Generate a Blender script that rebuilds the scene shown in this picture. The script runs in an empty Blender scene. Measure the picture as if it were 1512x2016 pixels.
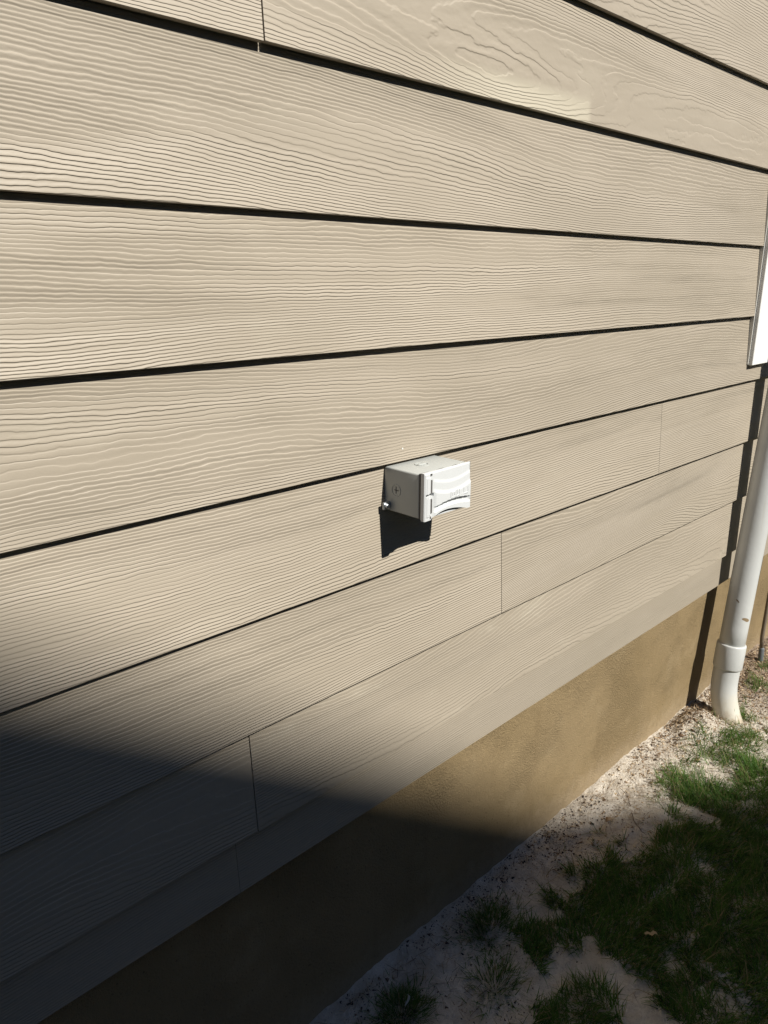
import bpy, bmesh, math, random
import numpy as np
from mathutils import Vector, Matrix

rad = math.radians
scene = bpy.context.scene
random.seed(7)
rng = np.random.default_rng(11)

# ------------------------------------------------------------------ camera
CAM_H = 1.297
CAM_D = 0.8156
cam_data = bpy.data.cameras.new('camera')
cam = bpy.data.objects.new('camera', cam_data)
scene.collection.objects.link(cam)
cam.location = (0.0, -CAM_D, CAM_H)
cam.rotation_euler = (rad(90 - 17.084), 0, rad(45.538 - 90))
cam_data.sensor_fit = 'HORIZONTAL'
cam_data.sensor_width = 36
cam_data.lens = 36 * 1500 / 1512
cam_data.clip_start = 0.02
cam_data.clip_end = 2000
scene.camera = cam

# ------------------------------------------------------------------ sky and sun
SUN = Vector((-0.16, 1.0, -0.965)).normalized()      # travel direction of the light
world = bpy.data.worlds.new('World')
scene.world = world
world.use_nodes = True
wn = world.node_tree
bg = wn.nodes['Background']
sky = wn.nodes.new('ShaderNodeTexSky')
sky.sky_type = 'NISHITA'
sky.sun_disc = False
sky.sun_elevation = math.asin(-SUN.z)
sky.sun_rotation = math.atan2(-SUN.x, -SUN.y)
wn.links.new(sky.outputs[0], bg.inputs[0])
bg.inputs[1].default_value = 0.07
sky.air_density = 0.5
sky.dust_density = 0.2
sky.ozone_density = 2.0
sky.altitude = 300.0
sun_data = bpy.data.lights.new('sun', 'SUN')
sun_data.energy = 5.0
sun_data.angle = rad(0.6)
sun_data.color = (1.0, 0.96, 0.885)
sun = bpy.data.objects.new('sun', sun_data)
scene.collection.objects.link(sun)
sun.rotation_euler = SUN.to_track_quat('-Z', 'Y').to_euler()
sun.location = (2, -8, 8)
scene.view_settings.view_transform = 'Standard'
scene.view_settings.look = 'None'
scene.view_settings.exposure = 0.38
scene.view_settings.gamma = 1.0

# ------------------------------------------------------------------ helpers
def link(o, parent=None):
    scene.collection.objects.link(o)
    if parent is not None:
        o.parent = parent
    return o

def mesh_obj(name, verts, faces, mat, parent=None, smooth=False):
    me = bpy.data.meshes.new(name)
    me.from_pydata(verts, [], faces)
    me.update()
    if mat: me.materials.append(mat)
    if smooth: me.polygons.foreach_set('use_smooth', [True] * len(me.polygons))
    return link(bpy.data.objects.new(name, me), parent)

def bm_obj(name, bm, mat, parent=None, smooth=False):
    bmesh.ops.recalc_face_normals(bm, faces=bm.faces)
    me = bpy.data.meshes.new(name)
    bm.to_mesh(me); bm.free()
    if mat: me.materials.append(mat)
    if smooth: me.polygons.foreach_set('use_smooth', [True] * len(me.polygons))
    return link(bpy.data.objects.new(name, me), parent)

def empty(name, loc, label=None, cat=None, group=None):
    o = bpy.data.objects.new(name, None)
    o.empty_display_size = 0.1
    o.location = loc
    link(o)
    tag(o, label, cat, group)
    return o

def tag(o, label=None, cat=None, group=None, kind=None):
    if label: o['label'] = label
    if cat: o['category'] = cat
    if group: o['group'] = group
    if kind: o['kind'] = kind
    return o

def add_box(bm, lo, hi, bevel=0.0, seg=2):
    r = bmesh.ops.create_cube(bm, size=1.0)
    vs = r['verts']
    for v in vs:
        v.co = Vector([lo[i] + (v.co[i] + 0.5) * (hi[i] - lo[i]) for i in range(3)])
    if bevel > 0:
        es = list({e for v in vs for e in v.link_edges})
        bmesh.ops.bevel(bm, geom=es, offset=bevel, segments=seg, profile=0.5, affect='EDGES')

def box_obj(name, lo, hi, mat, parent=None, bevel=0.0, seg=2, smooth=False):
    bm = bmesh.new()
    add_box(bm, lo, hi, bevel, seg)
    return bm_obj(name, bm, mat, parent, smooth)

def tube_geo(pts, radii, seg=32, caps=True):
    pts = [Vector(p) for p in pts]
    V, F = [], []
    n = len(pts)
    side = None
    for i, p in enumerate(pts):
        t = (pts[min(i + 1, n - 1)] - pts[max(i - 1, 0)])
        if t.length < 1e-9: t = Vector((0, 0, -1))
        t.normalize()
        if side is None:
            side = t.orthogonal().normalized()
        side = (side - t * side.dot(t)).normalized()
        up = t.cross(side)
        for k in range(seg):
            a = 2 * math.pi * k / seg
            V.append(tuple(p + (side * math.cos(a) + up * math.sin(a)) * radii[i]))
    for i in range(n - 1):
        for k in range(seg):
            a = i * seg + k; b = i * seg + (k + 1) % seg
            F.append((a, b, b + seg, a + seg))
    if caps:
        F.append(tuple(reversed(range(seg))))
        F.append(tuple(range((n - 1) * seg, n * seg)))
    return V, F

# ------------------------------------------------------------------ material helper
class NT:
    def __init__(self, name, rough=0.6, spec=0.3):
        self.m = bpy.data.materials.new(name)
        self.m.use_nodes = True
        self.t = self.m.node_tree
        self.b = self.t.nodes['Principled BSDF']
        self.b.inputs['Roughness'].default_value = rough
        self.b.inputs['Specular IOR Level'].default_value = spec
    def n(self, typ, **kw):
        nd = self.t.nodes.new(typ)
        for k, v in kw.items(): setattr(nd, k, v)
        return nd
    def l(self, a, b): self.t.links.new(a, b)
    def put(self, sock, v):
        if hasattr(v, 'is_output') or isinstance(v, bpy.types.NodeSocket): self.l(v, sock)
        else: sock.default_value = v
    def math(self, op, a, b=None, c=None, clamp=False):
        nd = self.n('ShaderNodeMath', operation=op, use_clamp=clamp)
        self.put(nd.inputs[0], a)
        if b is not None: self.put(nd.inputs[1], b)
        if c is not None: self.put(nd.inputs[2], c)
        return nd.outputs[0]
    def sstep(self, x, lo, hi, a=0.0, b=1.0):
        nd = self.n('ShaderNodeMapRange', interpolation_type='SMOOTHSTEP')
        self.put(nd.inputs['Value'], x)
        self.put(nd.inputs['From Min'], lo); self.put(nd.inputs['From Max'], hi)
        self.put(nd.inputs['To Min'], a); self.put(nd.inputs['To Max'], b)
        return nd.outputs[0]
    def comb(self, x, y, z):
        nd = self.n('ShaderNodeCombineXYZ')
        for i, v in enumerate((x, y, z)): self.put(nd.inputs[i], v)
        return nd.outputs[0]
    def noise(self, vec, scale, detail=2.0, rough=0.5, dist=0.0):
        nd = self.n('ShaderNodeTexNoise')
        if vec is not None: self.l(vec, nd.inputs['Vector'])
        nd.inputs['Scale'].default_value = scale
        nd.inputs['Detail'].default_value = detail
        nd.inputs['Roughness'].default_value = rough
        nd.inputs['Distortion'].default_value = dist
        return nd.outputs['Fac']
    def obj(self):
        nd = self.n('ShaderNodeTexCoord')
        return nd.outputs['Object']
    def sep(self, v):
        nd = self.n('ShaderNodeSeparateXYZ'); self.l(v, nd.inputs[0]); return nd.outputs
    def mix(self, f, a, b):
        nd = self.n('ShaderNodeMix', data_type='RGBA')
        self.put(nd.inputs['Factor'], f)
        for s, v in ((nd.inputs[6], a), (nd.inputs[7], b)):
            if isinstance(v, tuple): s.default_value = (*v, 1.0) if len(v) == 3 else v
            else: self.l(v, s)
        return nd.outputs[2]
    def color(self, c):
        s = self.b.inputs['Base Color']
        if isinstance(c, tuple): s.default_value = (*c, 1.0)
        else: self.l(c, s)
    def bump(self, h, dist=1.0, strength=1.0, normal=None):
        nd = self.n('ShaderNodeBump')
        nd.inputs['Distance'].default_value = dist
        nd.inputs['Strength'].default_value = strength
        self.l(h, nd.inputs['Height'])
        if normal is not None: self.l(normal, nd.inputs['Normal'])
        self.l(nd.outputs[0], self.b.inputs['Normal'])
        return nd.outputs[0]

def plain(name, col, rough=0.5, spec=0.4, metal=0.0, var=0.06, vs=30.0, bump=0.0, bs=400.0):
    t = NT(name, rough, spec)
    o = t.obj()
    n = t.noise(o, vs, 4, 0.6)
    lo = tuple(c * (1 - var) for c in col); hi = tuple(min(1, c * (1 + var)) for c in col)
    t.color(t.mix(n, lo, hi))
    t.b.inputs['Metallic'].default_value = metal
    if bump: t.bump(t.noise(o, bs, 3), bump)
    return t.m

# painted fibre-cement boards with pressed cedar grain
def siding_material():
    t = NT('painted_cedar_grain', 0.55, 0.5)
    o = t.obj()
    s = t.sep(o)
    u, v = s[0], s[2]
    info = t.n('ShaderNodeObjectInfo')
    r = info.outputs['Random']
    ru = t.math('MULTIPLY', r, 61.0)
    rv = t.math('MULTIPLY', r, 173.0)
    # slow warp: makes cathedrals and wide or narrow rings
    p1 = t.comb(t.math('MULTIPLY', u, 0.95), t.math('MULTIPLY', v, 5.8), rv)
    w1 = t.math('SUBTRACT', t.noise(p1, 1.0, 0.6, 0.45), 0.5)
    p2 = t.comb(t.math('ADD', t.math('MULTIPLY', u, 5.0), ru), t.math('MULTIPLY', v, 22.0), ru)
    w2 = t.math('SUBTRACT', t.noise(p2, 1.0, 1.0), 0.5)
    p3 = t.comb(t.math('MULTIPLY', u, 55.0), t.math('MULTIPLY', v, 90.0), rv)
    w3 = t.math('SUBTRACT', t.noise(p3, 1.0, 1.0, 0.6), 0.5)
    p4 = t.comb(t.math('MULTIPLY', u, 16.0), t.math('MULTIPLY', v, 60.0), ru)
    w4 = t.math('SUBTRACT', t.noise(p4, 1.0, 0.0), 0.5)
    # rings: position across the board plus the warps, in ring numbers
    def attr(nm):
        a_ = t.n('ShaderNodeAttribute', attribute_type='OBJECT', attribute_name=nm); return a_.outputs['Fac']
    amp = attr('grain_warp')
    w1s = t.math('MULTIPLY', w1, amp)
    base = t.math('MULTIPLY', v, t.math('MULTIPLY_ADD', amp, -2.3, 245.0))
    ph = t.math('ADD', w1s, base)
    ph = t.math('MULTIPLY_ADD', w2, 1.8, ph)
    ph = t.math('MULTIPLY_ADD', w4, 0.7, ph)
    ph = t.math('MULTIPLY_ADD', w3, 0.50, ph)
    ph = t.math('ADD', ph, rv)
    f = t.math('FRACT', ph)
    def saw(q): return t.math('MULTIPLY', t.sstep(q, 0.0, 0.76), t.sstep(q, 0.82, 1.0, 1.0, 0.0))
    side = t.noise(t.comb(t.math('MULTIPLY', u, 0.7), t.math('MULTIPLY', v, 9.0), t.math('ADD', rv, 9.0)), 1.0, 1.0)
    side = t.math('MULTIPLY_ADD', t.math('SUBTRACT', v, 0.09), 2.2, side)
    side = t.sstep(side, 0.44, 0.56)
    pa = saw(f); pb = saw(t.math('SUBTRACT', 1.0, f))
    prof = t.math('ADD', t.math('MULTIPLY', pa, side), t.math('MULTIPLY', pb, t.math('SUBTRACT', 1.0, side)))
    # per ring strength: some rings pressed deeper
    idx = t.math('FLOOR', ph)
    wn_ = t.n('ShaderNodeTexWhiteNoise', noise_dimensions='1D')
    t.l(idx, wn_.inputs['W'])
    ring = t.math('MULTIPLY_ADD', wn_.outputs['Value'], 0.55, 0.55)
    # smooth worn zones
    p5 = t.comb(t.math('MULTIPLY', u, 2.6), t.math('MULTIPLY', v, 18.0), rv)
    z = t.sstep(t.noise(p5, 1.0, 2.0), 0.30, 0.52, 0.50, 1.0)
    p6 = t.comb(t.math('MULTIPLY', u, 11.0), t.math('MULTIPLY', v, 95.0), ru)
    z = t.math('MULTIPLY', z, t.sstep(t.noise(p6, 1.0, 2.0, 0.6), 0.34, 0.60, 0.88, 1.04))
    h = t.math('MULTIPLY', t.math('SUBTRACT', t.math('MULTIPLY', prof, ring), 0.38), z)
    h = t.math('MULTIPLY', h, t.math('MULTIPLY', attr('grain_depth'), 0.00085))
    fine = t.noise(t.comb(t.math('MULTIPLY', u, 260.0), t.math('MULTIPLY', v, 520.0), rv), 1.0, 2.0)
    h = t.math('MULTIPLY_ADD', fine, 0.00009, h)
    t.bump(h, 1.0, 1.0)
    # paint: even tan with faint chalky smears and dust
    sm = t.noise(t.comb(t.math('MULTIPLY', u, 1.7), t.math('MULTIPLY', v, 5.0), ru), 1.0, 5.0, 0.62)
    c = t.mix(t.sstep(sm, 0.35, 0.7), (0.346, 0.299, 0.232), (0.390, 0.338, 0.266))
    chalk = t.noise(t.comb(t.math('MULTIPLY', u, 5.0), t.math('MULTIPLY', v, 13.0), rv), 1.0, 6.0, 0.7)
    c = t.mix(t.math('MULTIPLY', t.sstep(chalk, 0.54, 0.78, 0.0, 0.5), attr('chalk')), c, (0.45, 0.405, 0.32))
    # rectangle of reflected light painted into one board's colour
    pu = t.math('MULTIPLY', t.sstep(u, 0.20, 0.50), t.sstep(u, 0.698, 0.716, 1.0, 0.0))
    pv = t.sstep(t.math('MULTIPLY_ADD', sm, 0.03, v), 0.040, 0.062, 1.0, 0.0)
    pm = t.math('MULTIPLY', t.math('MULTIPLY', pu, pv), attr('reflected_light'))
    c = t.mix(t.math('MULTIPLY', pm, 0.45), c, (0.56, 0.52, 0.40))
    tone = t.math('MULTIPLY', t.math('MULTIPLY_ADD', r, 0.05, 0.975), attr('tone'))
    hs = t.n('ShaderNodeHueSaturation')
    t.l(tone, hs.inputs['Value']); t.l(c, hs.inputs['Color'])
    t.color(hs.outputs[0])
    return t.m

def stucco_material():
    t = NT('stucco_foundation', 0.85, 0.2)
    o = t.obj()
    big = t.noise(o, 2.2, 4, 0.6)
    mid = t.noise(o, 9.0, 5, 0.65)
    c = t.mix(t.sstep(big, 0.35, 0.65), (0.262, 0.192, 0.100), (0.300, 0.222, 0.121))
    c = t.mix(t.sstep(mid, 0.52, 0.75, 0.0, 0.6), c, (0.36, 0.275, 0.16))
    spk = t.n('ShaderNodeTexVoronoi'); t.l(o, spk.inputs['Vector']); spk.inputs['Scale'].default_value = 45.0
    c = t.mix(t.sstep(spk.outputs['Distance'], 0.06, 0.10, 0.55, 0.0), c, (0.10, 0.065, 0.035))
    sz = t.sep(o)[2]
    splash = t.math('MULTIPLY_ADD', t.math('SUBTRACT', t.noise(o, 26.0, 6, 0.75), 0.5), 0.16, sz)
    c = t.mix(t.sstep(splash, 0.0, 0.085, 0.6, 0.0), c, (0.40, 0.31, 0.20))
    dirt = t.noise(t.comb(t.math('MULTIPLY', t.sep(o)[0], 14.0), 0.0, t.math('MULTIPLY', sz, 3.0)), 1.0, 5, 0.7)
    c = t.mix(t.sstep(dirt, 0.52, 0.74, 0.0, 0.25), c, (0.17, 0.115, 0.055))
    pit = t.n('ShaderNodeTexVoronoi'); t.l(o, pit.inputs['Vector']); pit.inputs['Scale'].default_value = 120.0
    c = t.mix(t.sstep(pit.outputs['Distance'], 0.10, 0.20, 0.5, 0.0), c, (0.15, 0.10, 0.05))
    t.color(c)
    coarse = t.sstep(t.noise(o, 260.0, 3, 0.7), 0.35, 0.7)
    patch = t.sstep(t.noise(o, 5.0, 3, 0.6), 0.42, 0.62, 0.30, 1.0)
    h = t.math('MULTIPLY', t.math('MULTIPLY', coarse, patch), 0.0017)
    h = t.math('MULTIPLY_ADD', t.sstep(t.noise(o, 620.0, 2, 0.7), 0.45, 0.7), 0.0007, h)
    h = t.math('MULTIPLY_ADD', t.noise(o, 24.0, 3), 0.0028, h)
    t.bump(h)
    return t.m

def ground_material():
    t = NT('pale_sandy_soil', 0.95, 0.1)
    o = t.obj()
    s = t.sep(o)
    n1 = t.noise(o, 14.0, 6, 0.68)
    n2 = t.noise(o, 95.0, 4, 0.7)
    n3 = t.noise(o, 420.0, 3, 0.7)
    c = t.mix(t.sstep(n1, 0.35, 0.68), (0.54, 0.475, 0.385), (0.72, 0.655, 0.56))
    c = t.mix(t.sstep(n2, 0.54, 0.76, 0.0, 0.45), c, (0.32, 0.25, 0.185))
    c = t.mix(t.sstep(n3, 0.60, 0.70, 0.0, 0.70), c, (0.14, 0.115, 0.095))
    # darker mulchy earth away from the house and towards the far end
    d = t.math('MULTIPLY_ADD', s[1], -1.0, t.math('MULTIPLY', t.math('SUBTRACT', n1, 0.5), 0.5))
    far = t.math('MULTIPLY_ADD', s[0], 1.0, t.math('MULTIPLY', t.math('SUBTRACT', n2, 0.5), 0.4))
    c = t.mix(t.sstep(d, 0.55, 1.1, 0.0, 0.85), c, (0.13, 0.092, 0.058))
    c = t.mix(t.sstep(far, 2.15, 2.55, 0.0, 0.72), c, (0.20, 0.13, 0.08))
    # mown lawn further off
    dx = t.math('ABSOLUTE', t.math('SUBTRACT', s[0], 1.3))
    dist = t.math('MAXIMUM', t.math('SUBTRACT', dx, 1.6), t.math('SUBTRACT', t.math('MULTIPLY', s[1], -1.0), 0.9))
    c = t.mix(t.sstep(dist, 0.0, 1.2, 0.0, 0.92), c, (0.045, 0.070, 0.018))
    t.color(c)
    h = t.math('MULTIPLY', n2, 0.011)
    h = t.math('MULTIPLY_ADD', n3, 0.0030, h)
    t.bump(h)
    return t.m

def island_material(name, stops, rough=0.6, trans=0.0):
    t = NT(name, rough, 0.25)
    g = t.n('ShaderNodeNewGeometry')
    cr = t.n('ShaderNodeValToRGB')
    t.l(g.outputs['Random Per Island'], cr.inputs[0])
    el = cr.color_ramp.elements
    el[0].position, el[0].color = stops[0][0], (*stops[0][1], 1)
    el[1].position, el[1].color = stops[1][0], (*stops[1][1], 1)
    for p, c in stops[2:]:
        e = el.new(p); e.color = (*c, 1)
    t.color(cr.outputs[0])
    if trans:
        tr = t.n('ShaderNodeBsdfTranslucent')
        t.l(cr.outputs[0], tr.inputs['Color'])
        mx = t.n('ShaderNodeMixShader'); mx.inputs[0].default_value = trans
        out = t.t.nodes['Material Output']
        t.l(t.b.outputs[0], mx.inputs[1]); t.l(tr.outputs[0], mx.inputs[2]); t.l(mx.outputs[0], out.inputs[0])
    return t.m

def pvc_material():
    t = NT('white_plastic_pipe', 0.38, 0.5)
    o = t.obj()
    s = t.sep(o)
    n = t.noise(o, 7.0, 4, 0.6)
    c = t.mix(n, (0.52, 0.53, 0.51), (0.59, 0.60, 0.585))
    # soil splashed on the lowest stretch
    z = t.math('MULTIPLY_ADD', t.math('SUBTRACT', t.noise(o, 30.0, 5, 0.7), 0.5), 0.12, s[2])
    c = t.mix(t.sstep(z, 0.03, 0.10, 0.45, 0.0), c, (0.60, 0.53, 0.38))
    z2 = t.math('MULTIPLY_ADD', t.math('SUBTRACT', t.noise(o, 60.0, 5, 0.7), 0.5), 0.06, s[2])
    c = t.mix(t.sstep(z2, 0.0, 0.03, 0.6, 0.0), c, (0.36, 0.26, 0.16))
    streak = t.noise(t.comb(t.math('MULTIPLY', s[0], 90.0), t.math('MULTIPLY', s[1], 90.0), t.math('MULTIPLY', s[2], 2.5)), 1.0, 3)
    c = t.mix(t.sstep(streak, 0.58, 0.75, 0.0, 0.25), c, (0.48, 0.46, 0.40))
    t.color(c)
    t.bump(t.noise(o, 60.0, 2), 0.0004)
    return t.m

M_SIDING = siding_material()
M_STUCCO = stucco_material()
M_GROUND = ground_material()
M_PVC = pvc_material()
M_SCUFF = plain('dried_mud', (0.27, 0.20, 0.12), 0.9, 0.1, var=0.3, vs=200)
M_TRIM = plain('white_trim_paint', (0.80, 0.80, 0.78), 0.45, 0.4, var=0.02, vs=8, bump=0.0006, bs=60)
M_SHEATH = plain('dark_housewrap', (0.05, 0.05, 0.05), 0.9, 0.1)
M_BODY = plain('grey_box_plastic', (0.44, 0.455, 0.435), 0.42, 0.4, var=0.03, vs=40, bump=0.0002, bs=900)
M_COVER = plain('white_cover_plastic', (0.62, 0.635, 0.635), 0.40, 0.45, var=0.02, vs=40, bump=0.0002, bs=900)
M_GASKET = plain('foam_gasket', (0.10, 0.095, 0.09), 0.8, 0.2, var=0.3, vs=300)
M_DARK = plain('dark_gap', (0.02, 0.02, 0.02), 0.8, 0.2)
M_ZINC = plain('zinc_plated_steel', (0.55, 0.58, 0.60), 0.35, 0.5, 0.9, var=0.15, vs=200)
M_CAULK = plain('white_caulk', (0.72, 0.70, 0.64), 0.7, 0.3)
M_ROOF = plain('grey_shingle', (0.10, 0.095, 0.09), 0.9, 0.1, var=0.4, vs=30, bump=0.01, bs=60)
M_NEIGH = plain('neighbour_paint', (0.16, 0.17, 0.18), 0.8, 0.2, var=0.1, vs=3)
M_GLASS = plain('window_glass', (0.03, 0.035, 0.04), 0.08, 0.6)
M_CABLE = plain('weathered_grey_conduit', (0.17, 0.135, 0.10), 0.6, 0.3, var=0.3, vs=80)
M_FERRULE = plain('dark_grey_ferrule', (0.12, 0.13, 0.14), 0.45, 0.4, var=0.2, vs=120)
M_GRASS = island_material('grass_blades', [(0.0, (0.045, 0.105, 0.016)), (0.45, (0.085, 0.185, 0.030)), (0.80, (0.145, 0.235, 0.045)), (0.86, (0.17, 0.18, 0.06)), (0.93, (0.30, 0.24, 0.12)), (1.0, (0.42, 0.34, 0.19))], 0.55, 0.5)
M_DEBRIS = island_material('bark_and_pebbles', [(0.0, (0.025, 0.022, 0.022)), (0.5, (0.06, 0.05, 0.045)), (0.8, (0.14, 0.10, 0.07)), (1.0, (0.30, 0.23, 0.16))], 0.9)
M_LITTER = island_material('dry_leaf_litter', [(0.0, (0.10, 0.065, 0.04)), (0.4, (0.26, 0.17, 0.10)), (0.75, (0.46, 0.34, 0.21)), (1.0, (0.62, 0.51, 0.36))], 0.8, 0.1)
M_DRYLEAF = plain('tan_dry_leaf', (0.62, 0.48, 0.28), 0.7, 0.2, var=0.2, vs=120)
M_PALECURL = plain('pale_curl', (0.60, 0.62, 0.60), 0.7, 0.2, var=0.1, vs=120)

# ------------------------------------------------------------------ ground
def spread(core0, core1, step, reach):
    a = list(np.arange(core0, core1 + 1e-6, step))
    d = step; hi = []; x = core1
    while x < reach:
        d *= 1.28; x += d; hi.append(x)
    d = step; lo = []; x = core0
    while x > -reach:
        d *= 1.28; x -= d; lo.append(x)
    return np.array(lo[::-1] + a + hi)

def vnoise(x, y, seed):
    # smooth value noise on a lattice, vectorised
    xi = np.floor(x).astype(int); yi = np.floor(y).astype(int)
    fx = x - xi; fy = y - yi
    fx = fx * fx * (3 - 2 * fx); fy = fy * fy * (3 - 2 * fy)
    def h(a, b):
        n = (a * 374761393 + b * 668265263 + seed * 974711) & 0x7fffffff
        n = ((n ^ (n >> 13)) * 1274126177) & 0x7fffffff
        return ((n ^ (n >> 16)) & 0xffff) / 65535.0
    return (h(xi, yi) * (1 - fx) + h(xi + 1, yi) * fx) * (1 - fy) + (h(xi, yi + 1) * (1 - fx) + h(xi + 1, yi + 1) * fx) * fy

def ground_z(x, y):
    x = np.asarray(x, float); y = np.asarray(y, float)
    z = (vnoise(x * 5, y * 5, 1) - 0.5) * 0.010
    z += (vnoise(x * 17, y * 17, 2) - 0.5) * 0.009
    z += (vnoise(x * 47, y * 47, 3) - 0.5) * 0.009
    z += (vnoise(x * 110, y * 110, 4) - 0.5) * 0.006
    z += 0.030 * np.exp(-(((x - 2.09) / 0.085) ** 2 + ((y + 0.040) / 0.05) ** 2) ** 1.4)     # little mound before the spout
    z -= 0.018 * np.exp(-(((x - 2.25) / 0.06) ** 2 + ((y + 0.01) / 0.04) ** 2))
    fade = np.exp(-np.clip(np.abs(x - 1.6) - 2.5, 0, None) ** 2) * np.exp(-np.clip(np.abs(y + 0.5) - 1.5, 0, None) ** 2)
    return z * fade

gx = spread(0.35, 3.0, 0.008, 300.0)
gy = spread(-0.72, 0.05, 0.008, 300.0)
GX, GY = np.meshgrid(gx, gy, indexing='ij')
GZ = ground_z(GX, GY)
nv = GX.size
co = np.stack([GX.ravel(), GY.ravel(), GZ.ravel()], 1)
ii = np.arange(nv).reshape(GX.shape)
quads = np.stack([ii[:-1, :-1], ii[1:, :-1], ii[1:, 1:], ii[:-1, 1:]], -1).reshape(-1, 4)

def fast_mesh(name, co, loops, starts, totals, mat, smooth=False):
    me = bpy.data.meshes.new(name)
    me.vertices.add(len(co)); me.vertices.foreach_set('co', np.asarray(co, np.float32).ravel())
    me.loops.add(len(loops)); me.loops.foreach_set('vertex_index', np.asarray(loops, np.int32))
    me.polygons.add(len(starts))
    me.polygons.foreach_set('loop_start', np.asarray(starts, np.int32))
    try: me.polygons.foreach_set('loop_total', np.asarray(totals, np.int32))
    except Exception: pass
    if smooth: me.polygons.foreach_set('use_smooth', np.ones(len(starts), bool))
    me.update(calc_edges=True)
    me.validate()
    me.materials.append(mat)
    return link(bpy.data.objects.new(name, me))

g = fast_mesh('ground', co, quads.ravel(), np.arange(len(quads)) * 4, np.full(len(quads), 4), M_GROUND, True)
tag(g, kind='structure')

# ------------------------------------------------------------------ the house
house = empty('house', (2.5, 0.3, 0), 'tan lap siding house wall standing on an ochre stucco foundation', 'house')
def hp(o):                       # keep world coordinates under the house empty
    o.parent = house
    o.matrix_parent_inverse = Matrix.Translation(house.location).inverted()
    return o
HX0, HX1, HY1, HTOP = -4.0, 9.0, 8.0, 2.80
Z_I = 0.404

# foundation with a faintly uneven face
bm = bmesh.new()
nxs = 220
fx_ = np.linspace(HX0 + .02, HX1 - .02, nxs)
zz = [-0.25, 0.0, 0.1, 0.2, 0.3, 0.42]
grid = []
for x in fx_:
    col = []
    for z in zz:
        y = 0.034 + (vnoise(np.array([x * 3.1]), np.array([z * 6.0]), 9)[0] - 0.5) * 0.005
        col.append(bm.verts.new((x, y, z)))
    grid.append(col)
for i in range(nxs - 1):
    for k in range(len(zz) - 1):
        bm.faces.new((grid[i][k], grid[i + 1][k], grid[i + 1][k + 1], grid[i][k + 1]))
hp(bm_obj('foundation', bm, M_STUCCO, smooth=True))
hp(box_obj('foundation_core', (HX0 + .03, 0.045, -0.25), (HX1 - .03, HY1, 0.415), M_STUCCO))
hp(box_obj('sheathing', (HX0, 0.0225, Z_I + 0.018), (HX1, HY1, HTOP), M_SHEATH))
# roof
bm = bmesh.new()
rv = [(HX0 - .3, -.20, HTOP - .02), (HX1 + .3, -.20, HTOP - .02), (HX1 + .3, 4.0, 5.0), (HX0 - .3, 4.0, 5.0), (HX1 + .3, 8.34, HTOP - .02), (HX0 - .3, 8.34, HTOP - .02)]
b0 = [bm.verts.new(p) for p in rv]; b1 = [bm.verts.new((p[0], p[1], p[2] + .14)) for p in rv]
for q in ((0, 1, 2, 3), (3, 2, 4, 5)):
    bm.faces.new([b0[i] for i in q][::-1]); bm.faces.new([b1[i] for i in q])
for a, b in ((0, 1), (1, 2), (2, 4), (4, 5), (5, 3), (3, 0)):
    bm.faces.new((b0[a], b0[b], b1[b], b1[a]))
hp(bm_obj('roof', bm, M_ROOF))
hp(box_obj('soffit', (HX0, -.19, HTOP - .045), (HX1, 0.03, HTOP - .025), M_TRIM))

# courses: bottom edge heights, lowest first, and butt joints along each
bottoms = [0.404, 0.4985, 0.668, 0.842, 1.0205, 1.198, 1.3765, 1.560, 1.742]
while bottoms[-1] + 0.178 < HTOP - 0.06: bottoms.append(bottoms[-1] + 0.178)
joints = {0: [0.500], 1: [0.535], 2: [1.1235], 3: [1.7361], 4: [-0.62], 5: [-1.35], 6: [-0.2], 7: [0.606], 8: [-1.1]}
L = 3.66
GRAIN = {0: (8.0, 0.55, 0.89), 1: (40.0, 0.8, 1.0), 2: (16.0, 1.0, 0.99), 3: (14.0, 0.95, 1.0), 4: (26.0, 1.0, 1.0), 5: (17.0, 1.1, 1.02), 6: (22.0, 1.1, 1.01), 7: (16.0, 1.0, 1.02), 8: (44.0, 1.0, 1.02)}
STEP, THK, GAP = 0.0105, 0.0080, 0.0022
def board(x0, x1, zb, expo, first, warp, depth, tone, refl):
    w = expo + (0.030 if not first else 0.024)
    slope = (STEP if not first else 0.0055) / expo
    yb = 0.0 if not first else 0.005
    jit = random.uniform(-0.0007, 0.0007)
    yb += jit
    yt = yb + slope * w
    ch = 0.0008
    prof = [(yb + ch, 0.0), (yb, ch), (yt, w), (yt + THK, w), (yb + THK, 0.0)]
    dz0 = random.uniform(-.0006, .0006); dz1 = random.uniform(-.0006, .0006)
    V = [(0, y, z + dz0) for y, z in prof] + [(x1 - x0, y, z + dz1) for y, z in prof]
    n = len(prof)
    F = [tuple(range(n)), tuple(range(2 * n - 1, n - 1, -1))]
    for k in range(n):
        F.append((k, k + n, (k + 1) % n + n, (k + 1) % n))
    me_o = mesh_obj('siding_board', V, F, M_SIDING)
    bm = bmesh.new(); bm.from_mesh(me_o.data); bmesh.ops.recalc_face_normals(bm, faces=bm.faces); bm.to_mesh(me_o.data); bm.free()
    me_o.location = (x0, 0, zb)
    me_o['grain_warp'] = warp; me_o['grain_depth'] = depth; me_o['tone'] = tone; me_o['reflected_light'] = refl; me_o['chalk'] = 1.6 if 0.45 < zb < 0.6 else 0.6
    return hp(me_o)

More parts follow.
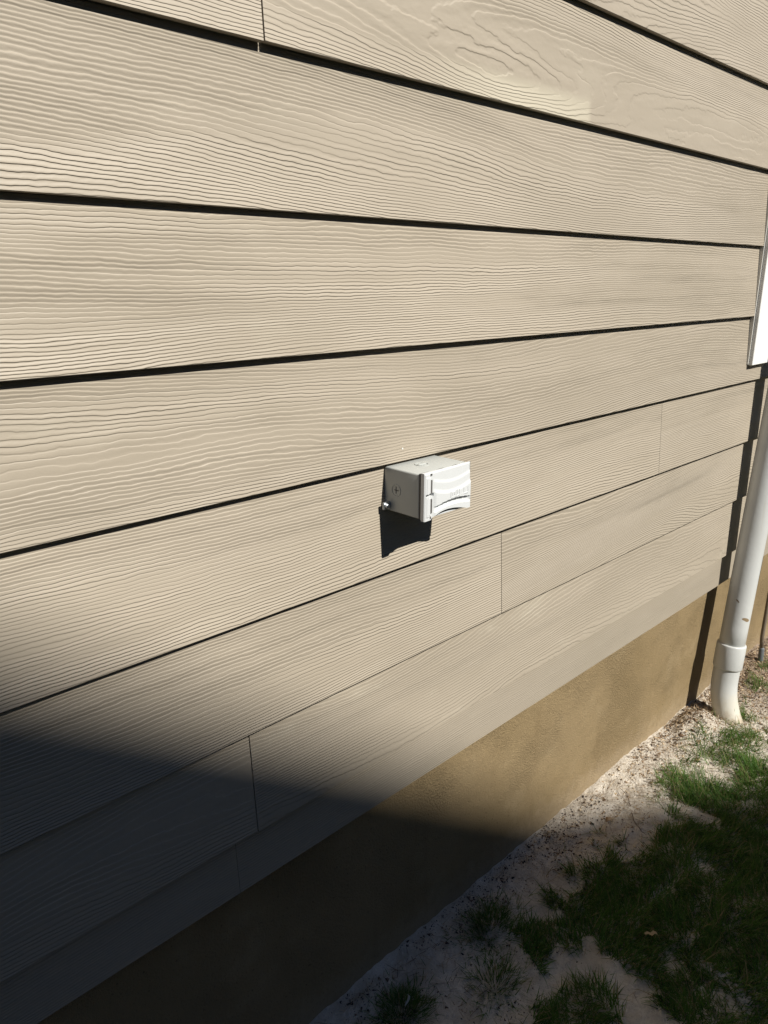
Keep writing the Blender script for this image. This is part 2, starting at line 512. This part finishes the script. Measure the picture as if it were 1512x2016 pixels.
for k, zb in enumerate(bottoms):
    expo = (bottoms[k + 1] - zb) if k + 1 < len(bottoms) else 0.17
    j0 = joints.get(k, [random.uniform(-1.5, 1.5)])[0]
    js = [j0]
    while js[-1] + L < HX1: js.append(js[-1] + L)
    while js[0] - L > HX0: js.insert(0, js[0] - L)
    edges = [HX0] + [j for j in js if HX0 + .2 < j < HX1 - .2] + [HX1]
    g_ = GAP if k == 7 else (0.0006 if k == 0 else 0.0013)
    for a, b in zip(edges[:-1], edges[1:]):
        w_, d_, tn, tc = GRAIN.get(k, (18.0, 1.0, 1.0)) + (0.0,)
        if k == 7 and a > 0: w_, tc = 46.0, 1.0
        if k == 2 and a > 0.8: w_ = 36.0
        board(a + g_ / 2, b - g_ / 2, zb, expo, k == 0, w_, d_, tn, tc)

# white trim piece whose lower left corner shows behind the downspout
trim = hp(box_obj('trim_board', (2.2065, -0.0120, 1.0665), (2.3465, 0.020, 2.30), M_TRIM, bevel=0.0012, seg=1))
trim['label'] = 'white trim board running up behind the downspout'
# bead of caulk down the trim's left side
bm = bmesh.new()
add_box(bm, (2.2030, -0.0015, 1.069), (2.2063, 0.015, 2.29), 0.0008, 1)
hp(bm_obj('caulk_bead', bm, M_CAULK))
# blind nail heads dabbed with paint
for x, z in ((0.842, 1.0205 + 0.020),):
    bm = bmesh.new()
    bmesh.ops.create_uvsphere(bm, u_segments=8, v_segments=5, radius=0.0017)
    for v in bm.verts: v.co.y *= 0.35
    o = bm_obj('nail_head', bm, M_CAULK)
    o.location = (x, 0.0008, z)
    hp(o)

# ------------------------------------------------------------------ electrical box
BX, BZ = 0.8100, 0.9465                    # left end and underside of the body
BW, BH, BDEP = 0.1150, 0.0700, 0.0660
eb = empty('electrical_box', (BX, 0.0, BZ), 'grey weatherproof outlet box with white flip cover mounted on the siding', 'electrical box')
def ep(o): o.parent = eb; return o
body = ep(box_obj('body', (0, -BDEP, 0), (BW, 0.010, BH), M_BODY, bevel=0.0028, seg=3))
for p in body.data.polygons: p.use_smooth = True
try: body.data.set_sharp_from_angle(angle=rad(40))
except Exception: pass

def ring_disc(name, centre, axis, r, depth, mat, parent, seg=24, sx=1.0):
    bm = bmesh.new()
    outer, inner, inn2 = [], [], []
    for k in range(seg):
        a = 2 * math.pi * k / seg
        outer.append((r * math.cos(a) * sx, r * math.sin(a)))
        inner.append((r * .86 * math.cos(a) * sx, r * .86 * math.sin(a)))
    def P(q, d):
        if axis == 'x': return (centre[0] - d, centre[1] + q[0], centre[2] + q[1])
        return (centre[0] + q[0], centre[1] + q[1], centre[2] + d)
    o0 = [bm.verts.new(P(q, -0.0004)) for q in outer]
    o1 = [bm.verts.new(P(q, depth)) for q in outer]
    i1 = [bm.verts.new(P(q, depth)) for q in inner]
    i0 = [bm.verts.new(P(q, -0.0004)) for q in inner]
    for k in range(seg):
        j = (k + 1) % seg
        bm.faces.new((o0[k], o0[j], o1[j], o1[k])); bm.faces.new((o1[k], o1[j], i1[j], i1[k])); bm.faces.new((i1[k], i1[j], i0[j], i0[k]))
    return bm_obj(name, bm, mat, parent, False)

# threaded plug on the near end: ring with a cross slot
plug = ring_disc('threaded_plug', (0, -0.017, 0.036), 'x', 0.0100, 0.0007, M_BODY, body)
bm = bmesh.new()
add_box(bm, (-0.0006, -0.0175, 0.0310), (0.0008, -0.0166, 0.0420))
add_box(bm, (-0.0007, -0.0222, 0.0358), (0.0007, -0.0135, 0.0368))
bm_obj('cross_slot', bm, M_GASKET, plug)
# plug on top with a raised screwdriver bar
plug2 = ring_disc('threaded_plug', (0.050, -0.024, BH), 'z', 0.0115, 0.0009, M_BODY, body)
bm = bmesh.new()
add_box(bm, (0.0410, -0.0265, BH - .0005), (0.0590, -0.0215, BH + 0.0016), 0.0006, 1)
o = bm_obj('screwdriver_bar', bm, M_BODY, plug2)

# gasket between body and cover, a little wavy
bm = bmesh.new()
add_box(bm, (0.0004, -BDEP - 0.0026, 0.0004), (BW - .0004, -BDEP + 0.0012, BH + 0.0008))
bmesh.ops.subdivide_edges(bm, edges=bm.edges[:], cuts=6, use_grid_fill=True)
for v in bm.verts:
    v.co.z += 0.0007 * math.sin(v.co.x * 170) * (1 if v.co.z > BH * .9 else 0)
ep(bm_obj('gasket', bm, M_GASKET))

# cover: a moulded shell, its face as a relief
CW, CH = 0.1140, 0.0745
NX, NZ = 118, 84
def ss(a, b, x):
    t = np.clip((x - a) / (b - a), 0, 1); return t * t * (3 - 2 * t)
def z_bottom(x):
    # arched lower edge between the hinge post and the far corner foot
    t = np.clip((x - 0.016) / (0.104 - 0.016), 0, 1)
    return 0.0095 * np.sin(np.pi * t ** 0.72) ** 0.8 * ((x > 0.016) & (x < 0.104))
def face_depth(x, z):
    xn = np.clip((x - 0.018) / (CW - 0.018), 0, 1)
    sag = np.sin(np.pi * xn)
    arc1 = 0.0630 - 0.0075 * sag + 0.002 * (1 - xn)
    arc2 = 0.0475 - 0.0085 * sag + 0.002 * (1 - xn)
    arc3 = 0.0190 + 0.0050 * np.sin(np.pi * np.clip(xn * 1.02, 0, 1)) ** 0.9      # lip of the flap (arch)
    d = np.full_like(x, 0.0075)
    on = ss(0.0175, 0.026, x)
    up = 1 - ss(arc1 - 0.0060, arc1, z)
    d += on * 0.0013 * up
    d += on * 0.0022 * (1 - ss(arc2 - 0.0065, arc2, z))
    # below the flap lip the face falls back sharply, then swells out again
    below = ss(arc3 - 0.0006, arc3 - 0.0016, z) if False else (z < arc3).astype(float)
    crescent = np.sin(np.pi * np.clip((xn - 0.02) / 0.96, 0, 1))
    d -= on * below * 0.0120 * crescent ** 0.7
    lipd = np.clip((arc3 - z) / 0.0098, 0, 1)
    d += on * below * 0.0105 * crescent ** 0.7 * ss(0.62, 1.0, lipd)
    # slots beside the hinge barrels
    slot = ((x > 0.0128) & (x < 0.0172)) & (((z > 0.0423) & (z < 0.0626)) | ((z > 0.0107) & (z < 0.0327)) | ((z > 0.0690) & (z < 0.0720)))
    notch = ((z > 0.0375) & (z < 0.0420)) & (x > 0.003) & (x < 0.0195)
    d = np.where(slot, 0.0005, d)
    d = np.where(notch, 0.0010, d)
    # hinge strip stands slightly back from the face, rounded barrels
    strip = (x > 0.0035) & (x < 0.0128) & (z > 0.006) & (z < 0.068) & ~notch
    d = np.where(strip, 0.0078 + 0.0012 * np.sin(np.pi * (x - 0.0035) / 0.009), d)
    d = d - 0.0070 * (x / CW)
    rim = np.minimum(np.minimum(x, CW - x), CH - z)
    d -= 0.0016 * (1 - ss(0.0, 0.0022, rim))
    return d
xs = np.linspace(0, CW, NX); V = []; F = []
idx = -np.ones((NX, NZ, 2), int)
for i, x in enumerate(xs):
    zb = float(z_bottom(np.array([x]))[0])
    zs = zb + (CH - zb) * np.linspace(0, 1, NZ)
    dd = face_depth(np.full(NZ, x), zs)
    for k in range(NZ):
        idx[i, k, 0] = len(V); V.append((x, -dd[k], zs[k]))
for i, x in enumerate(xs):
    zb = float(z_bottom(np.array([x]))[0])
    for k in (0, NZ - 1):
        idx[i, k, 1] = len(V); V.append((x, 0.0, zb if k == 0 else CH))
for k in range(1, NZ - 1):
    for i in (0, NX - 1):
        idx[i, k, 1] = len(V); V.append((xs[i], 0.0, V[idx[i, k, 0]][2]))
for i in range(NX - 1):
    for k in range(NZ - 1):
        F.append((idx[i, k, 0], idx[i + 1, k, 0], idx[i + 1, k + 1, 0], idx[i, k + 1, 0]))
    F.append((idx[i, 0, 1], idx[i + 1, 0, 1], idx[i + 1, 0, 0], idx[i, 0, 0]))
    F.append((idx[i, NZ - 1, 0], idx[i + 1, NZ - 1, 0], idx[i + 1, NZ - 1, 1], idx[i, NZ - 1, 1]))
for k in range(NZ - 1):
    F.append((idx[0, k, 0], idx[0, k + 1, 0], idx[0, k + 1, 1], idx[0, k, 1]))
    F.append((idx[NX - 1, k, 1], idx[NX - 1, k + 1, 1], idx[NX - 1, k + 1, 0], idx[NX - 1, k, 0]))
cover = ep(mesh_obj('cover', V, F, M_COVER, None, True))
cover.location = (-0.0010, -BDEP - 0.0045, -0.0018)
ep(box_obj('back_plate', (0.0002, -BDEP - 0.0047, -0.0010), (CW - 0.0030, -BDEP - 0.0022, CH - 0.0032), M_COVER, bevel=0.0006, seg=1))
try: cover.data.set_sharp_from_angle(angle=rad(38))
except Exception: pass
# moulded maker's mark: raised strokes above the flap lip
bm = bmesh.new()
MX0, MX1, MZ0, MZ1 = 0.0600, 0.1050, 0.0268, 0.0365
def stroke(x0, x1, z0, z1):
    xm = np.array([(x0 + x1) / 2]); zm = np.array([(z0 + z1) / 2])
    d = float(face_depth(xm, zm)[0])
    add_box(bm, (x0, -d - 0.0006, z0), (x1, -d + 0.0006, z1))
w_ = 0.0011
for fr, a, b in ((0.0, 0, 1), (0.10, .28, .8), (0.20, .28, .8), (0.29, .05, 1), (0.38, .3, 1), (0.48, .05, 1), (0.74, .3, 1.0), (0.985, .1, 1)):
    x = MX0 + fr * (MX1 - MX0)
    stroke(x, x + w_, MZ0 + a * (MZ1 - MZ0), MZ0 + b * (MZ1 - MZ0))
for a, b in ((0.0, 0.50), (0.54, 1.0)):
    stroke(MX0 + a * (MX1 - MX0), MX0 + b * (MX1 - MX0), MZ0 - 0.0008, MZ0 + 0.0003)
bm_obj('raised_lettering', bm, M_COVER, cover)
for z0, z1 in ((0.0428, 0.0622), (0.0110, 0.0324), (0.0692, 0.0718), (0.0022, 0.0060)):
    bm = bmesh.new()
    add_box(bm, (0.0131, -0.0074, z0), (0.0170 if z1 - z0 > .01 else 0.0150, -0.0010, z1))
    bm_obj('hinge_slot', bm, M_GASKET, cover)
# knuckles
for z0, z1 in ((0.0425, 0.0668), (0.0082, 0.0358)):
    bm = bmesh.new()
    add_box(bm, (0.0044, -0.0084, z0), (0.0126, -0.0040, z1), 0.0008, 2)
    bm_obj('hinge_knuckle', bm, M_COVER, cover)
# mounting ear with its screw
ear = ep(box_obj('mounting_ear', (-0.0145, -0.0045, 0.0040), (0.003, -0.0010, 0.0160), M_ZINC, bevel=0.001, seg=1))
V, F = tube_geo([(-0.0085, -0.0042, 0.010), (-0.0085, -0.0080, 0.010), (-0.0085, -0.0095, 0.010)], [0.0038, 0.0038, 0.0022], 12)
mesh_obj('screw', V, F, M_ZINC, ear)

# ------------------------------------------------------------------ downspout
AX = lambda z: 2.245 + (z - 0.227) * 0.1295
DY = -0.0525
ds = empty('downspout', (AX(0.0), DY, 0.0), 'white round plastic downspout with coupling and elbow running into the ground', 'downspout')
def dp(o):
    o.parent = ds; o.matrix_parent_inverse = Matrix.Translation(ds.location).inverted(); return o
zs = np.linspace(0.17, 2.66, 24)
V, F = tube_geo([(AX(z), DY, z) for z in zs], [0.0375] * len(zs), 48)
pipe = dp(mesh_obj('pipe', V, F, M_PVC, None, True))
pts = [(AX(z), DY, z) for z in (0.148, 0.149, 0.152, 0.222, 0.2255, 0.2265)]
V, F = tube_geo(pts, [0.0380, 0.0415, 0.0425, 0.0425, 0.0415, 0.0380], 48)
dp(mesh_obj('coupling', V, F, M_PVC, None, True))
# elbow sweeping out from the wall
pts = []
p = Vector((AX(0.165), DY, 0.165)); d = Vector((-0.1295, 0, -1)).normalized()
out = Vector((-0.12, -1, 0)).normalized()
N = 26
for k in range(N):
    pts.append(tuple(p))
    a = 0.0 if k < 5 else (k - 5) / (N - 6) * rad(43)
    dd = (d * math.cos(a) + out * math.sin(a)).normalized()
    p = p + dd * 0.0092
radii = [0.0385] * N
V, F = tube_geo(pts, radii, 48)
dp(mesh_obj('elbow', V, F, M_PVC, None, True))
# dried mud scrape on the pipe
def scrape(z, ang, half, hgt, thick=0.0004):
    bm = bmesh.new(); rows = []
    for i in range(9):
        t = -1 + 2 * i / 8
        a = ang + t * half
        hh = hgt * math.sqrt(max(0.02, 1 - t * t))
        x0, y0 = math.cos(a), math.sin(a)
        r = 0.0375 + thick
        zc = z - t * 0.004
        rows.append([bm.verts.new((AX(zc) + x0 * r, DY + y0 * r, zc + s_ * hh)) for s_ in (-1, 1)])
    for a, b in zip(rows[:-1], rows[1:]): bm.faces.new((a[0], b[0], b[1], a[1]))
    o = bm_obj('mud_scrape', bm, M_SCUFF)
    dp(o)
scrape(0.316, rad(240), 0.36, 0.0060)
scrape(0.372, rad(188), 0.14, 0.0035)

# ------------------------------------------------------------------ conduit stub by the wall at the far end
V, F = tube_geo([(2.640, -0.020, 0.030), (2.640, -0.015, 0.10), (2.655, -0.012, 0.25), (2.70, -0.012, 0.55), (2.74, -0.012, 0.95), (2.745, -0.010, 2.74)], [0.0068] * 6, 16)
cz = empty('conduit', (2.64, -0.02, 0.0), 'thin weathered conduit coming down the wall beyond the downspout', 'conduit')
def cp(o):
    o.parent = cz; o.matrix_parent_inverse = Matrix.Translation(cz.location).inverted(); return o
cp(mesh_obj('tube', V, F, M_CABLE, None, True))
V, F = tube_geo([(2.640, -0.0225, -0.02), (2.640, -0.0215, 0.0), (2.640, -0.020, 0.052), (2.640, -0.0195, 0.056)], [0.0085, 0.009, 0.009, 0.007], 16)
cp(mesh_obj('ferrule', V, F, M_FERRULE, None, True))

# ------------------------------------------------------------------ grass
def inside(poly, x, y):
    r = np.zeros(len(x), bool); n = len(poly)
    for i in range(n):
        x0, y0 = poly[i]; x1, y1 = poly[(i + 1) % n]
        c = ((y0 > y) != (y1 > y)) & (x < (x1 - x0) * (y - y0) / (y1 - y0 + 1e-12) + x0)
        r ^= c
    return r

POLY = {
'main': [[1.128,-.129],[1.213,-.104],[1.364,-.134],[1.518,-.192],[1.653,-.185],[1.774,-.149],[1.841,-.215],[2.047,-.259],[2.4,-.45],[2.4,-1.0],[1.1,-1.0],[1.107,-.452],[1.155,-.405],[1.148,-.337],[1.151,-.258],[1.142,-.206],[1.066,-.208],[1.03,-.173],[1.043,-.126]],
'low': [[.952,-.228],[1.038,-.26],[1.078,-.323],[1.039,-.385],[1.05,-.6],[.75,-.6],[.78,-.30],[.896,-.245]],
's1': [[1.875,-.124],[2.056,-.057],[2.111,-.072],[2.1,-.137],[1.907,-.187]],
's2': [[1.635,-.113],[1.758,-.071],[1.873,-.089],[1.91,-.158],[1.761,-.222],[1.658,-.176]],
's3': [[1.974,-.188],[2.222,-.103],[2.353,-.149],[2.022,-.268]],
's4': [[2.369,-.077],[2.554,-.023],[2.672,-.034],[2.418,-.125]],
's5': [[1.612,-.158],[1.696,-.13],[1.763,-.167],[1.648,-.22]],
}
TUFT = {
't1': ([[.976,-.069],[1.044,-.027],[1.111,-.015],[1.109,-.071],[1.061,-.1],[.992,-.102]], 'dark grass tuft growing alone on the sand nearest the wall in the shade'),
't1b': ([[.882,-.152],[.94,-.117],[1.0,-.127],[1.006,-.166],[.932,-.202]], 'thin grass tuft in the shade between two denser shaded tufts'),
't2': ([[.718,-.07],[.76,-.04],[.817,-.044],[.825,-.082],[.773,-.124]], 'grass tuft at the bottom edge of the photo closest to the foundation'),
't4': ([[1.447,-.068],[1.475,-.062],[1.472,-.088],[1.450,-.09]], 'tiny spiky grass sprout on sand where the shadow begins'),
't5': ([[1.40,-.085],[1.43,-.085],[1.43,-.11],[1.40,-.11]], 'small grass sprout between the tiny sprout and the main turf'),
}

def blades(px, py, length, width, lean_az, lean, bend):
    n = len(px)
    nseg = 3
    pz = ground_z(px, py) - 0.003
    ts = np.linspace(0, 1, nseg + 1)
    dirx, diry = np.cos(lean_az), np.sin(lean_az)
    sidex, sidey = -diry, dirx
    tw = rng.uniform(-0.9, 0.9, n)
    sx = sidex * np.cos(tw) + dirx * np.sin(tw); sy = sidey * np.cos(tw) + diry * np.sin(tw)
    verts = np.zeros((n, 2 * nseg + 1, 3))
    hor = np.zeros(n); ver = np.zeros(n)
    for k, t in enumerate(ts):
        if k > 0:
            a = lean + bend * (t - 0.5 / nseg)
            hor = hor + length / nseg * np.sin(a); ver = ver + length / nseg * np.cos(a)
        cx_ = px + dirx * hor; cy_ = py + diry * hor; cz_ = np.maximum(pz + ver, pz + 0.001)
        if k < nseg:
            w = width * (1 - 0.55 * t) * 0.5
            verts[:, 2 * k] = np.stack([cx_ - sx * w, cy_ - sy * w, cz_], 1)
            verts[:, 2 * k + 1] = np.stack([cx_ + sx * w, cy_ + sy * w, cz_], 1)
        else:
            verts[:, 2 * k] = np.stack([cx_, cy_, cz_], 1)
    keep = verts[:, :, 1].max(1) < 0.030          # no blade pokes through the wall
    verts = verts[keep]; n = len(verts)
    nvb = 2 * nseg + 1
    base = (np.arange(n) * nvb)[:, None]
    pat = []
    for k in range(nseg - 1): pat += [2 * k, 2 * k + 1, 2 * k + 3, 2 * k + 2]
    pat += [2 * nseg - 2, 2 * nseg - 1, 2 * nseg]
    loops = (base + np.array(pat)[None, :]).ravel()
    tot = np.tile(np.array([4] * (nseg - 1) + [3]), n)
    st = np.concatenate([[0], np.cumsum(tot)[:-1]])
    return verts.reshape(-1, 3), loops, st, tot

def scatter(poly, dens, seed_clump=0.5):
    P = np.array(poly); lo = P.min(0) - .02; hi = P.max(0) + .02
    n = int((hi[0] - lo[0]) * (hi[1] - lo[1]) * dens)
    x = rng.uniform(lo[0], hi[0], n); y = rng.uniform(lo[1], hi[1], n)
    # ragged border
    jx = x + (vnoise(x * 30, y * 30, 31) - .5) * .07; jy = y + (vnoise(x * 30, y * 30, 32) - .5) * .07
    m = inside(poly, jx, jy)
    return x[m], y[m]

roots = []
def add_patch(poly, dens, lmin, lmax, wmin=0.0013, wmax=0.0025, thr=0.42, lean=(0.1, 1.1)):
    x, y = scatter(poly, dens)
    dn = vnoise(x * 13, y * 13, 41) * .6 + vnoise(x * 34, y * 34, 42) * .4
    m = dn > thr * rng.uniform(0.75, 1.15, len(x))
    x, y, dn = x[m], y[m], dn[m]
    n = len(x)
    ln = rng.uniform(lmin, lmax, n) * (0.55 + 0.8 * dn)
    flow = vnoise(x * 9, y * 9, 43) * 6.28 * 2
    az = flow + rng.normal(0, 1.0, n)
    roots.append((x, y, ln, rng.uniform(wmin, wmax, n), az, rng.uniform(lean[0], lean[1], n), rng.uniform(0.2, 1.3, n)))

add_patch(POLY['main'], 98000, 0.016, 0.052, 0.0013, 0.0026, thr=0.24)
add_patch(POLY['low'], 80000, 0.018, 0.050, thr=0.30)
for k in ('s1', 's2', 's3', 's5'): add_patch(POLY[k], 36000, 0.016, 0.058, 0.0011, 0.0021, thr=0.44, lean=(0.05, 1.1))
add_patch([[1.95,-.16],[2.20,-.10],[2.45,-.10],[2.62,-.05],[2.75,-.10],[2.6,-.3],[2.1,-.3]], 20000, 0.016, 0.055, 0.0012, 0.0022, thr=0.46, lean=(0.05, 1.1))
add_patch(POLY['s4'], 22000, 0.02, 0.05, thr=0.45)
# thin straggling cover on the bare soil
add_patch([[.9,-.02],[2.5,-.02],[2.5,-.3],[1.2,-.3],[.8,-.3]], 1500, 0.015, 0.045, 0.0010, 0.0018, thr=0.52, lean=(0.4, 1.4))
add_patch([[2.2,-.02],[2.9,-.02],[2.9,-.3],[2.2,-.3]], 6000, 0.02, 0.05, 0.0012, 0.0022, thr=0.50, lean=(0.2, 1.2))
# lawn beyond the frame
far_polys = [[[2.3,-.25],[6.0,-.15],[6.0,-2.4],[-3.0,-2.4],[-3.0,-.5],[.8,-.55],[1.1,-.9],[2.2,-.95]]]
for p in far_polys: add_patch(p, 3200, 0.03, 0.075, 0.003, 0.0055, thr=0.40)
allr = [np.concatenate([r[i] for r in roots]) for i in range(7)]
co, lo_, st, to = blades(*allr)
grass = fast_mesh('grass', co, lo_, st, to, M_GRASS)
tag(grass, 'patchy green turf grass along the foot of the wall', 'grass', kind='stuff')

for key, (poly, label) in TUFT.items():
    P = np.array(poly); c = P.mean(0)
    small = key in ('t4', 't5')
    n = 22 if small else (1100 if key != 't1b' else 500)
    sp = (P.max(0) - P.min(0)) * (0.10 if small else 0.26)
    x = c[0] + rng.normal(0, sp[0], n); y = c[1] + rng.normal(0, sp[1], n)
    az = np.arctan2(y - c[1], x - c[0]) + rng.normal(0, .7, n)
    r = np.hypot((x - c[0]) / sp[0], (y - c[1]) / sp[1])
    ln = rng.uniform(0.012, 0.036, n) * (0.8 if small else 1.0)
    co, lo_, st, to = blades(x, y, ln, rng.uniform(.0009, .0018, n), az, np.clip(0.15 + 0.35 * r, 0, 1.3), rng.uniform(.1, 1.0, n))
    o = fast_mesh('grass_tuft', co, lo_, st, to, M_GRASS)
    tag(o, label, 'grass tuft', 'separate grass tufts on the sand')

# ------------------------------------------------------------------ loose bits on the soil
def chips(name, x, y, size, mat, flat, label, cat):
    n = len(x)
    base = np.array([[1, 0, 0], [-.4, .9, 0], [-.6, -.8, 0], [.1, .1, 1], [0, 0, -.6]], float)
    faces = [(0, 1, 3), (1, 2, 3), (2, 0, 3), (1, 0, 4), (2, 1, 4), (0, 2, 4)]
    pts = base[None] * (1 + rng.uniform(-.5, .5, (n, 5, 3)))
    pts[:, :, 2] *= flat
    pts[:, :, 1] *= rng.uniform(.25, 1.0, n)[:, None]
    a = rng.uniform(0, 6.28, n); ca, sa = np.cos(a), np.sin(a)
    tl = rng.uniform(-.6, .6, n)
    X = pts[:, :, 0] * np.cos(tl)[:, None] ; Z = pts[:, :, 2] + pts[:, :, 0] * np.sin(tl)[:, None]
    Y = pts[:, :, 1]
    xx = (X * ca[:, None] - Y * sa[:, None]) * size[:, None] + x[:, None]
    yy = (X * sa[:, None] + Y * ca[:, None]) * size[:, None] + y[:, None]
    z = Z * size[:, None] + (ground_z(x, y) + size * flat * 0.35)[:, None]
    yy = np.minimum(yy, 0.030)
    co = np.stack([xx, yy, z], -1).reshape(-1, 3)
    lo = ((np.arange(n) * 5)[:, None] + np.array(faces).ravel()[None]).ravel()
    nf = n * 6
    o = fast_mesh(name, co, lo, np.arange(nf) * 3, np.full(nf, 3), mat)
    tag(o, label, cat, kind='stuff')
    return o

n = 40000
x = rng.uniform(.45, 3.2, n); y = 0.03 - np.abs(rng.exponential(.16, n))
keep = (vnoise(x * 11, y * 11, 51) * .55 + vnoise(x * 40, y * 40, 52) * .45) > rng.uniform(.38, .78, n)
x, y = x[keep], y[keep]
chips('bark_bits', x, y, rng.gamma(1.3, .0008, len(x)) + .0006, M_DEBRIS, .55, 'dark bark bits and pebbles scattered on the pale sand', 'debris')
n = 11000
x = np.concatenate([rng.normal(2.45, .30, n), rng.uniform(1.3, 2.3, 1500)]); y = np.concatenate([0.03 - np.abs(rng.exponential(.16, n)), .02 - np.abs(rng.exponential(.13, 1500))])
chips('leaf_litter', x, y, rng.gamma(2.2, .0013, len(x)) + .0010, M_LITTER, .18, 'dry tan leaf litter on the soil near the downspout', 'leaf litter')

# dead straw lying flat
n = 7000
x = rng.uniform(.6, 2.9, n); y = 0.02 - np.abs(rng.exponential(.16, n))
keep = vnoise(x * 8, y * 8, 61) > rng.uniform(.25, .8, n)
x, y = x[keep], y[keep]; n = len(x)
co, lo_, st, to = blades(x, y, rng.uniform(.012, .045, n), rng.uniform(.0008, .0016, n), rng.uniform(0, 6.28, n), rng.uniform(1.15, 1.5, n), rng.uniform(.0, .25, n))
tag(fast_mesh('straw', co, lo_, st, to, M_LITTER), 'dead straw strewn flat over the sandy soil', 'straw', kind='stuff')

# twigs
def twig(p, az, ln, r, label):
    q = [(0, 0, 0)]
    cur = Vector((0, 0, 0.002)); a = az
    for k in range(6):
        a += random.uniform(-.35, .35)
        cur = cur + Vector((math.cos(a), math.sin(a), random.uniform(-.05, .12))) * ln / 6
        q.append(tuple(cur))
    V, F = tube_geo(q, list(np.linspace(r, r * .35, 7)), 6)
    o = mesh_obj('twig', V, F, M_TWIG, None, True)
    o.location = (p[0], p[1], float(ground_z(p[0], p[1])) + .002)
    tag(o, label, 'twig')
M_TWIG = plain('twig_bark', (0.11, 0.075, 0.05), .85, .15, var=.3, vs=150)
twig((1.58, -0.10), rad(205), .09, .0012, 'thin dark twig lying on sand by the first lit grass')
twig((1.60, -0.085), rad(60), .07, .0010, 'short dark twig pointing at the foundation beside the lit grass')
twig((2.17, -0.005), rad(150), .06, .0014, 'brown twig against the foundation behind the downspout')

# curled dry leaf and a pale curl
def curl(name, p, pts, w, mat, label, cat, zoff):
    bm = bmesh.new(); rows = []
    for i, (a, b, c) in enumerate(pts):
        t = i / (len(pts) - 1); ww = w * (0.35 + 0.65 * math.sin(math.pi * (0.12 + 0.8 * t)))
        rows.append([bm.verts.new((a, b - ww, c + ww * .5)), bm.verts.new((a, b, c)), bm.verts.new((a, b + ww, c + ww * .45))])
    for r0, r1 in zip(rows[:-1], rows[1:]):
        for k in range(2): bm.faces.new((r0[k], r1[k], r1[k + 1], r0[k + 1]))
    r = bmesh.ops.solidify(bm, geom=bm.faces[:], thickness=.0006)
    o = bm_obj(name, bm, mat, None, True)
    o.location = (p[0], p[1], float(ground_z(p[0], p[1])) + zoff)
    tag(o, label, cat)
    return o
o = curl('dry_leaf', (1.215, -.335), [(-.014, .004, .004), (-.009, .002, .008), (-.003, -.001, .006), (.003, .001, .009), (.009, .000, .007), (.012, -.004, .002), (.013, -.008, -.003)], .0042, M_DRYLEAF, 'curled tan dry leaf lying on the shaded grass', 'leaf', .045)
o.rotation_euler = (0, 0, rad(-40))
o = curl('pale_curl', (.79, -.075), [(-.012, .004, .0), (-.008, .001, .004), (-.002, -.001, .005), (.004, -.001, .005), (.010, .003, .002)], .0022, M_PALECURL, 'pale curled scrap in the shaded tuft at the bottom edge', 'scrap', .02)
o.rotation_euler = (0, 0, rad(35))

# ------------------------------------------------------------------ neighbouring house whose gable throws the slanting shadow
NY = -9.5
rake = lambda x: 1.080 + 0.965 * -NY + 0.716 * 0.16 * -NY - 0.716 * x
RX = 0.2
nh = empty('neighbour_house', (RX, NY - 3.5, 0), 'neighbouring gabled house across the side yard that shades the lower wall', 'house')
def np_(o):
    o.parent = nh; o.matrix_parent_inverse = Matrix.Translation(nh.location).inverted(); return o
zr = rake(RX); ex = 7.2; ez = rake(ex); lx = 2 * RX - ex
bm = bmesh.new()
def prism(bm, outline, y0, y1):
    a = [bm.verts.new((p[0], y0, p[1])) for p in outline]; b = [bm.verts.new((p[0], y1, p[1])) for p in outline]
    bm.faces.new(a); bm.faces.new(b[::-1])
    for i in range(len(a)):
        j = (i + 1) % len(a); bm.faces.new((a[i], a[j], b[j], b[i]))
prism(bm, [(lx + .35, -.2), (ex - .35, -.2), (ex - .35, ez), (RX, zr - .22), (lx + .35, ez)], NY - .3, NY - 9.0)
np_(bm_obj('wall', bm, M_NEIGH))
bm = bmesh.new()
prism(bm, [(RX, zr), (ex, ez), (ex, ez - .18), (RX, zr - .18)], NY, NY - 9.3)
prism(bm, [(RX - .002, zr), (lx, ez), (lx, ez - .18), (RX - .002, zr - .18)], NY, NY - 9.3)
np_(bm_obj('roof', bm, M_ROOF))
for a_, b_ in ((ex - .4, 26.0), (-26.0, lx + .4)):  # unseen side wings, added to block low sky from the shaded wall
    np_(box_obj('added_wing', (a_, NY - 8.5, -.2), (b_, NY - .6, 6.4), M_NEIGH))
    bm = bmesh.new()
    prism(bm, [(NY - .25, 6.3), (NY - 4.5, 8.4), (NY - 8.9, 6.3)], a_ - .2, b_ + .2)
    for v in bm.verts: v.co.x, v.co.y = v.co.y, v.co.x
    np_(bm_obj('added_wing_roof', bm, M_ROOF))
for wx in (-3.2, 1.2):
    w = np_(box_obj('window', (wx, NY - .30, .95), (wx + 1.0, NY - .27, 2.25), M_TRIM))
    box_obj('pane', (wx + .07, NY - .31, 1.02), (wx + .93, NY - .265, 2.18), M_GLASS, None)
    pn = bpy.context.scene.objects[-1] if False else [o for o in scene.objects if o.name.startswith('pane') and o.parent is None][0]
    pn.parent = w; pn.matrix_parent_inverse = w.matrix_parent_inverse.copy()
